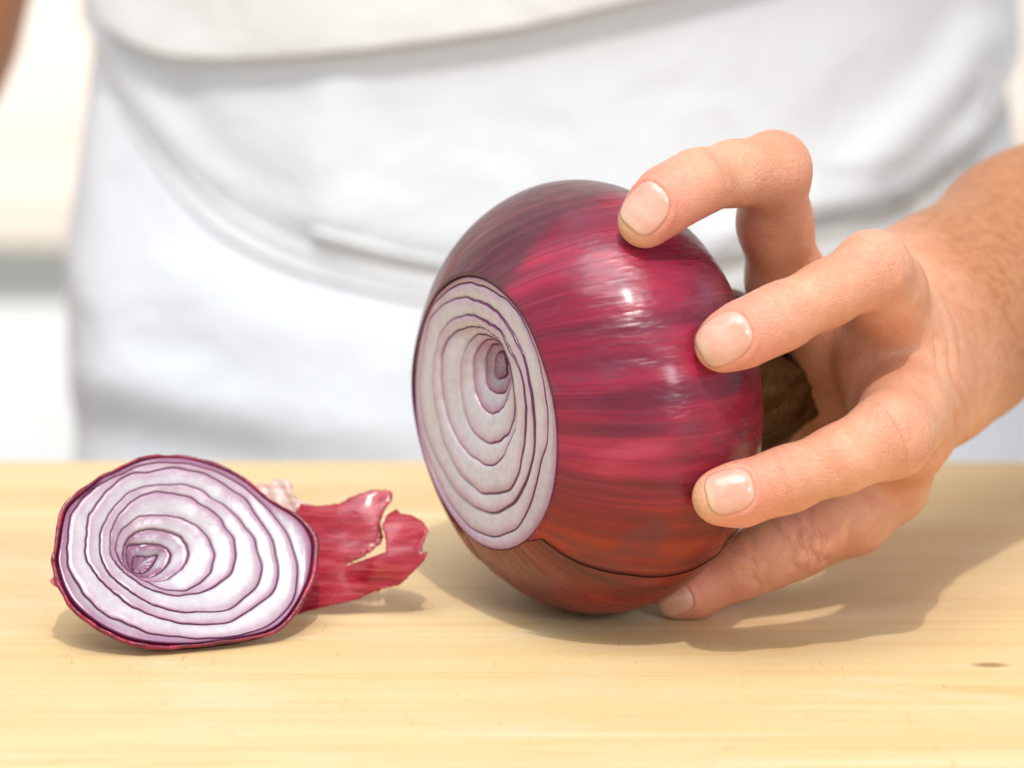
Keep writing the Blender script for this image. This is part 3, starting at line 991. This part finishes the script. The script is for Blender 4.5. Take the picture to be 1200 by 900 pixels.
hlo = np.array([1e9] * 3); hhi = -hlo
for p_, r_ in list(FING.values()) + [(TH, TR), (arm_pts[:3], arm_rad[:3])]:
    for a, r in zip(p_, r_):
        hlo = np.minimum(hlo, a - r - 0.006); hhi = np.maximum(hhi, a + r + 0.006)
fn_h = lambda p: hand_sdf(p)
HV, HF = surface_nets(fn_h, hlo, hhi, 0.0011, 0.006)
HV, HF = subdivide(HV, HF)
for _ in range(2):
    HV = HV - gradient(fn_h, HV) * (fn_h(HV) * 0.8)[:, None]
HN = gradient(fn_h, HV)
_, ds, axs, armd, aax = hand_sdf(HV, True)
ds = np.array(ds); axs = np.array(axs)

# nails: centre along the finger (px from tip centre), length and half width in px, facing direction
NAILS = {
    'index': (6, 52, 27, cdir(-0.22, 0.34, 0.92)),
    'middle': (4, 58, 28, cdir(-0.10, 0.22, 0.97)),
    'ring': (12, 52, 26, cdir(-0.05, 0.22, 0.97)),
    'little': (5, 46, 18, cdir(0.10, 0.06, 0.99)),
}
tip_a = np.zeros(len(HV)); kn_a = np.zeros(len(HV)); ax_a = np.zeros(len(HV))
disp = np.zeros(len(HV))
near = np.argmin(ds, 0)
nail_meshes = []
for i, (nm, (p_, r_)) in enumerate(FING.items()):
    mine = near == i
    own = np.clip(1 - np.maximum(ds[i], 0) / 0.006, 0, 1) * mine
    L1 = np.linalg.norm(p_[1] - p_[0]) + np.linalg.norm(p_[2] - p_[1])
    # position along, measured from the very tip, may run negative past the tip centre
    axis = nrm(p_[1] - p_[0] + 0.5 * nrm(p_[2] - p_[1]) * np.linalg.norm(p_[1] - p_[0]))
    fwd_ = (HV - p_[0]) @ axis
    s = np.where(fwd_ < 0, fwd_, axs[i])
    tipz = np.clip(1 - (s + r_[0]) / (0.030), 0, 1)
    tip_a = np.maximum(tip_a, tipz * own)
    ax_a = np.where(mine, s * 1000, ax_a)
    cum = np.concatenate([[0], np.cumsum([np.linalg.norm(p_[j + 1] - p_[j]) for j in range(len(p_) - 1)])])
    j_mid = 4
    dd = nrm(NAILS[nm][3] - axis * (NAILS[nm][3] @ axis))
    dors = np.clip(HN @ dd * 1.4, 0, 1)
    amp = {'index': 0.45, 'middle': 0.5, 'ring': 0.55, 'little': 1.0}[nm]
    kn_a += own * dors * (amp * np.exp(-((s - cum[j_mid]) / 0.0065) ** 2) + 0.55 * amp * np.exp(-((s - cum[2]) / 0.0040) ** 2))
    if nm == 'little':
        for c_, a_, w_ in ((cum[4] - 0.006, 0.00030, 0.0009), (cum[4] - 0.003, 0.00042, 0.0008), (cum[4] - 0.0005, 0.00045, 0.0008), (cum[4] + 0.0022, 0.00040, 0.0009), (cum[2] + 0.0005, 0.00030, 0.0008), (cum[2] + 0.003, 0.00018, 0.0008)):
            wob = 0.0007 * np.sin(HV[:, 2] * 900 + c_ * 3000)
            disp -= 1.7 * own * dors * a_ * np.exp(-((s - c_ + wob) / w_) ** 2)
        disp += own * dors * 0.0006 * np.exp(-((s - cum[4] + 0.001) / 0.006) ** 2)
    else:
        disp += own * dors * 0.0005 * np.exp(-((s - cum[4]) / 0.006) ** 2)
        disp -= own * dors * 0.00024 * np.exp(-((s - cum[2] - 0.001) / 0.0008) ** 2) + own * dors * 0.00020 * np.exp(-((s - cum[2] + 0.0015) / 0.0008) ** 2)
    # nail bed
    c0_, ln_, hw_, _d = NAILS[nm]
    ln_, hw_, c0_ = ln_ * 0.96 * PX, hw_ * 0.92 * PX, (c0_ - 4) * PX
    lat = np.cross(axis, dd)
    org = p_[0] + axis * c0_
    rel = HV - org
    x = rel @ axis / (ln_ / 2); y = rel @ lat / hw_
    q = (np.abs(x) ** 2.8 + np.abs(y) ** 2.8) ** (1 / 2.8)
    up = np.clip(HN @ dd * 3, 0, 1) * mine
    prox = np.clip(0.55 + x * 0.9, 0.12, 1)
    disp += up * (0.00055 * prox * np.exp(-((q - 1.17) / 0.13) ** 2) - 0.00045 * np.exp(-(np.maximum(q - 0.80, 0) / 0.14) ** 2))
    gx, gy = np.meshgrid(np.linspace(-1, 1, 34), np.linspace(-1, 1, 30), indexing='ij')
    # square grid squeezed into a rounded nail outline
    sq = np.maximum(np.abs(gx), np.abs(gy)); nn = (np.abs(gx) ** 2.8 + np.abs(gy) ** 2.8) ** (1 / 2.8)
    k_ = np.where(nn > 1e-6, sq / np.maximum(nn, 1e-6), 1)
    nx, ny = gx * k_, gy * k_
    start = org + (nx * ln_ / 2)[..., None] * axis + (ny * hw_)[..., None] * lat + dd * 0.016
    q_ = start.reshape(-1, 3).copy()
    for _ in range(40):
        q_ -= dd * (hand_sdf(q_) * 0.8)[:, None].clip(-0.002, 0.004)
    # never wander off the finger
    q_ = np.where((((q_ - org) @ dd) < -0.003)[:, None], q_ * 0 + q_ + dd * (-0.003 - (q_ - org) @ dd)[:, None], q_)
    edge_ = sq.ravel()
    # flatten a little lengthwise so that the plate bridges the bed
    q_ += dd * (0.00028 - 0.00040 * edge_ ** 6)[:, None]
    nail_meshes.append((q_, grid_faces(34, 30), (nx.ravel() + 1) / 2))

arm_w = np.clip(((HV - P(1078, 395, zw - 0.01)) @ cdir(0.85, 0.40, -0.2)) / 0.018 + 0.35 * (HN @ cdir(0.8, 0.5, 0)), 0, 1)
arm_w = arm_w * np.clip((ds.min(0) - 0.001) / 0.006, 0, 1)
# folds where the heel of the hand meets the wrist
fold_c = P(1098, 470, zr + 0.03)
fd = cdir(0.80, 0.28, 0.0)
fs_ = (HV - fold_c) @ fd
fv = (HV - fold_c) @ cdir(-0.3, 0.95, 0)
fm = np.clip(HN @ cdir(0.2, 0, 1) * 1.5, 0, 1) * np.exp(-(fv / 0.022) ** 2) * (near != 0) * np.clip((ds.min(0)) / 0.002, 0, 1)
for o_, a_ in ((-0.002, 0.0005), (0.0022, 0.0009), (0.0058, 0.0006), (0.009, 0.0004)):
    disp -= fm * a_ * np.exp(-((fs_ - o_ - 6 * fv ** 2 + 0.0008 * np.sin(fv * 350)) / 0.0008) ** 2)
HV = HV + HN * disp[:, None]
# nothing sinks into the board
HV[:, 2] = np.maximum(HV[:, 2], 0.0003)

# the rest of the body, under the clothes and out of the picture
TC = P(645, 300, 1.055); TC = np.array([TC[0], TC[1], 0.0])
SHL = [arm_pts[2], arm_pts[3], np.array([TC[0] + 0.26, TC[1] - 0.06, 0.26]), np.array([TC[0] + 0.19, TC[1], 0.50])]
RAE = P(-375, 800, 1.05)            # the other elbow; its forearm is tucked behind the back
SHR = [np.array([TC[0] + 0.02, TC[1] + 0.125, -0.15]), np.array([TC[0] - 0.10, TC[1] + 0.12, -0.16]), RAE, P(-116, 35, 1.05), P(60, -420, 1.05), np.array([TC[0] - 0.13, TC[1], 0.48])]




def body_sdf(p):
    l = (p - np.array([TC[0], TC[1], 0.10])) / np.array([0.125, 0.085, 1.0])
    d = np.maximum((np.linalg.norm(l[:, :2], axis=1) - 1) * 0.085, np.abs(l[:, 2]) - 0.42)
    for q, r in ((SHL, [arm_rad[2] - 0.0015, 0.038, 0.042, 0.05]), (SHR, [0.026, 0.030, 0.034, 0.036, 0.040, 0.05])):
        dd_, _ = seg_sdf(p, q, r, 0.02)
        d = smin(d, dd_, 0.03)
    return d


BV, BF = surface_nets(body_sdf, np.array([TC[0] - 0.42, TC[1] - 0.45, -0.36]), np.array([TC[0] + 0.42, TC[1] + 0.2, 0.60]), 0.008, 0.03)
z_ = np.zeros(len(BV)); nH = len(HV)
body = mesh('body', np.vstack([HV, BV]), np.vstack([HF, BF + nH]), M_HAND, person, True, {
    'tip': np.append(tip_a, z_), 'knuckle': np.append(np.clip(kn_a, 0, 1), z_), 'axial': np.append(ax_a, z_), 'arm': np.append(arm_w, z_ + 1)})
for q_, f_, l_ in nail_meshes:
    o = mesh('fingernail', q_, f_, M_NAIL, person, True, {'along': l_})
    solidify(o, 0.00035, -0.5)

# ------------------------------------------------------------------ clothes
TRX, TRY = 0.1575, 0.115


def torso_pt(psi, z, off):
    """point on the front of the trunk: psi 0 faces the lens"""
    return np.stack([TC[0] + (TRX + off) * np.sin(psi), TC[1] - (TRY + off) * np.cos(psi), z + 0 * psi], -1)


def to_px(p):
    l = p - CAM
    z = l @ FWD
    return 600 + F_PX * (l @ RGT) / z, 450 - F_PX * (l @ UPV) / z


def torso_hit(u, v, off=0.0):
    d = ray(u, v)
    ax_, ay_ = TRX + off, TRY + off
    ox, oy = (CAM[0] - TC[0]) / ax_, (CAM[1] - TC[1]) / ay_
    dx, dy = d[0] / ax_, d[1] / ay_
    A_, B_, C_ = dx * dx + dy * dy, 2 * (ox * dx + oy * dy), ox * ox + oy * oy - 1
    D = B_ * B_ - 4 * A_ * C_
    t = (-B_ - math.sqrt(max(D, 0))) / (2 * A_)
    p = CAM + d * t
    return math.atan2((p[0] - TC[0]) / ax_, -(p[1] - TC[1]) / ay_), float(p[2])


tie_px = [(100, 20), (128, 75), (160, 130), (200, 185), (255, 235), (330, 275), (420, 303), (520, 322), (640, 330), (760, 325), (880, 305), (960, 280), (1040, 258), (1100, 222), (1145, 165), (1172, 110), (1190, 60)]
tie_c = catmull(tie_px, 80)
tie_s = np.array([torso_hit(u, v, 0.004) for u, v in tie_c])
hem_px = [(96, 20), (120, 40), (150, 58), (200, 72), (300, 73), (400, 65), (500, 53), (600, 38), (700, 16), (800, -8), (1000, -60), (1200, -110)]
hem_c = catmull(hem_px, 80)

NPS, NZ = 150, 150
psi, zz = np.meshgrid(np.linspace(-1.75, 1.75, NPS), np.linspace(-0.30, 0.34, NZ), indexing='ij')


def apron_off(psi, zz):
    uu, vv_ = to_px(torso_pt(psi, zz, 0.0))
    tv = np.interp(uu, tie_c[:, 0], tie_c[:, 1])
    above = tv - vv_                                         # photo px above the tie
    off = 0.0045 / (1 + np.exp(-(above - 14) / 6.0)) * np.exp(-np.maximum(above - 40, 0) / 190)   # the belly laps over the tie
    off = off + 0.013 * np.clip(-above / 240, 0, 1)          # the skirt flares over the hips

    def fold(px, amp, wid):
        c = catmull(px, 60)
        d = np.full(uu.shape, 1e9)
        for a in c:
            d = np.minimum(d, (uu - a[0]) ** 2 + (vv_ - a[1]) ** 2)
        return amp * np.exp(-d / wid ** 2)
    off = off + fold([(180, 440), (260, 455), (350, 480), (480, 500)], 0.003, 34)
    off = off - fold([(150, 500), (220, 515), (330, 530)], 0.003, 32)
    off = off + fold([(240, 330), (330, 390), (450, 440)], 0.003, 50)
    off = off + fold([(820, 285), (930, 240), (1050, 215), (1120, 150)], 0.003, 13)
    off = off - fold([(940, 262), (1040, 240), (1110, 190)], 0.004, 10)
    off = off - fold([(960, 215), (1060, 200), (1130, 120)], 0.003, 8)
    off = off + fold([(400, 110), (390, 190), (400, 250)], 0.0025, 30)
    off = off - fold([(960, 160), (1060, 90), (1120, 10)], 0.002, 40)
    off = off + fold([(1000, 200), (1080, 120), (1140, 40)], 0.003, 22)
    off = off - fold([(210, 100), (250, 170), (330, 230)], 0.002, 26)
    return off


off = apron_off(psi, zz)
apv = torso_pt(psi, zz, off)
o = mesh('apron', apv.reshape(-1, 3), grid_faces(NPS, NZ), M_APRON, person)
solidify(o, 0.0012, -1)


def strip(name, path_px, width, lift, n=110):
    """a flat band of cotton lying on the apron along a line traced on the photo"""
    c = catmull(path_px, n)
    s = np.array([torso_hit(u, v, 0.004) for u, v in c])
    m = 15
    rows = []
    for j in range(m):
        t = j / (m - 1) * 2 - 1
        zz_ = s[:, 1] + t * width * 0.5 + 0.0008 * np.sin(np.linspace(0, 9, n) + 2 * t)
        smooth = sum(apron_off(s[:, 0], zz_ + dz) for dz in (-0.004, -0.002, 0, 0.002)) / 4
        o_ = smooth + lift * (1 - 0.75 * abs(t) ** 4) + 0.0005 * np.sin(t * 6 + np.linspace(0, 5, n))
        rows.append(torso_pt(s[:, 0], zz_, o_))
    o = mesh(name, np.stack(rows, 1).reshape(-1, 3), grid_faces(n, m), M_TIE, person)
    solidify(o, 0.0008, -1)
    return o


strip('apron_tie', [(u, v + 14) for u, v in tie_px], 0.0140, 0.0011)
strip('apron_tie', [(370, 276), (430, 292), (480, 303), (540, 311), (620, 314), (760, 310), (880, 292)], 0.0055, 0.0022, 60)

# the jacket hangs over the apron
NJ, MJ = 110, 24
jc = catmull(hem_px, NJ)
js = np.array([torso_hit(u, v, 0.012) for u, v in jc])
rows = []
for j in range(MJ):
    t = (j / (MJ - 1)) ** 1.9
    zz_ = js[:, 1] + t * (0.34 - js[:, 1])
    o_ = 0.0065 + 0.0010 * t + 0.0030 * np.exp(-(t / 0.08) ** 2) + 0.0025 * np.sin(js[:, 0] * 9 + t * 6) * min(1, t * 6)
    if j == 0:
        o_ = o_ - 0.008
    rows.append(torso_pt(js[:, 0], zz_, o_))
v = np.stack(rows, 1)
o = mesh('jacket', v.reshape(-1, 3), grid_faces(NJ, MJ), M_JACKET, person)
solidify(o, 0.002, -1)

# ------------------------------------------------------------------ kitchen bench behind
def at_y(u, v, y):
    d = ray(u, v)
    return CAM + d * ((y - CAM[1]) / d[1])


YB = 1.55
zt = at_y(50, 225, YB)[2]; zb = at_y(50, 290, YB)[2]
bench = empty('kitchen_bench', (0, YB + 0.15, -1.0))
tag(bench, 'blurred white kitchen bench with a pale beige top behind the person', 'kitchen bench')
box('bench_top', (-1.6, YB, zb), (1.6, 1.9, zt), mat_plain('beige_stone', (0.84, 0.74, 0.64), 0.5), bench, 0.004)
z1, z2 = at_y(50, 312, YB + 0.03)[2], at_y(50, 362, YB + 0.03)[2]
box('rail', (-1.6, YB + 0.05, z1), (1.6, 1.9, zb), mat_plain('bench_rail_paint', (0.78, 0.80, 0.78), 0.5), bench)
box('drawer_gap', (-1.6, YB + 0.07, z2), (1.6, 1.9, z1), mat_plain('bench_gap_paint', (0.70, 0.74, 0.72), 0.5), bench)
box('door_panel', (-1.6, YB + 0.03, -1.0), (1.6, 1.9, z2), mat_plain('bench_white_paint', (0.86, 0.87, 0.87), 0.4), bench, 0.004)
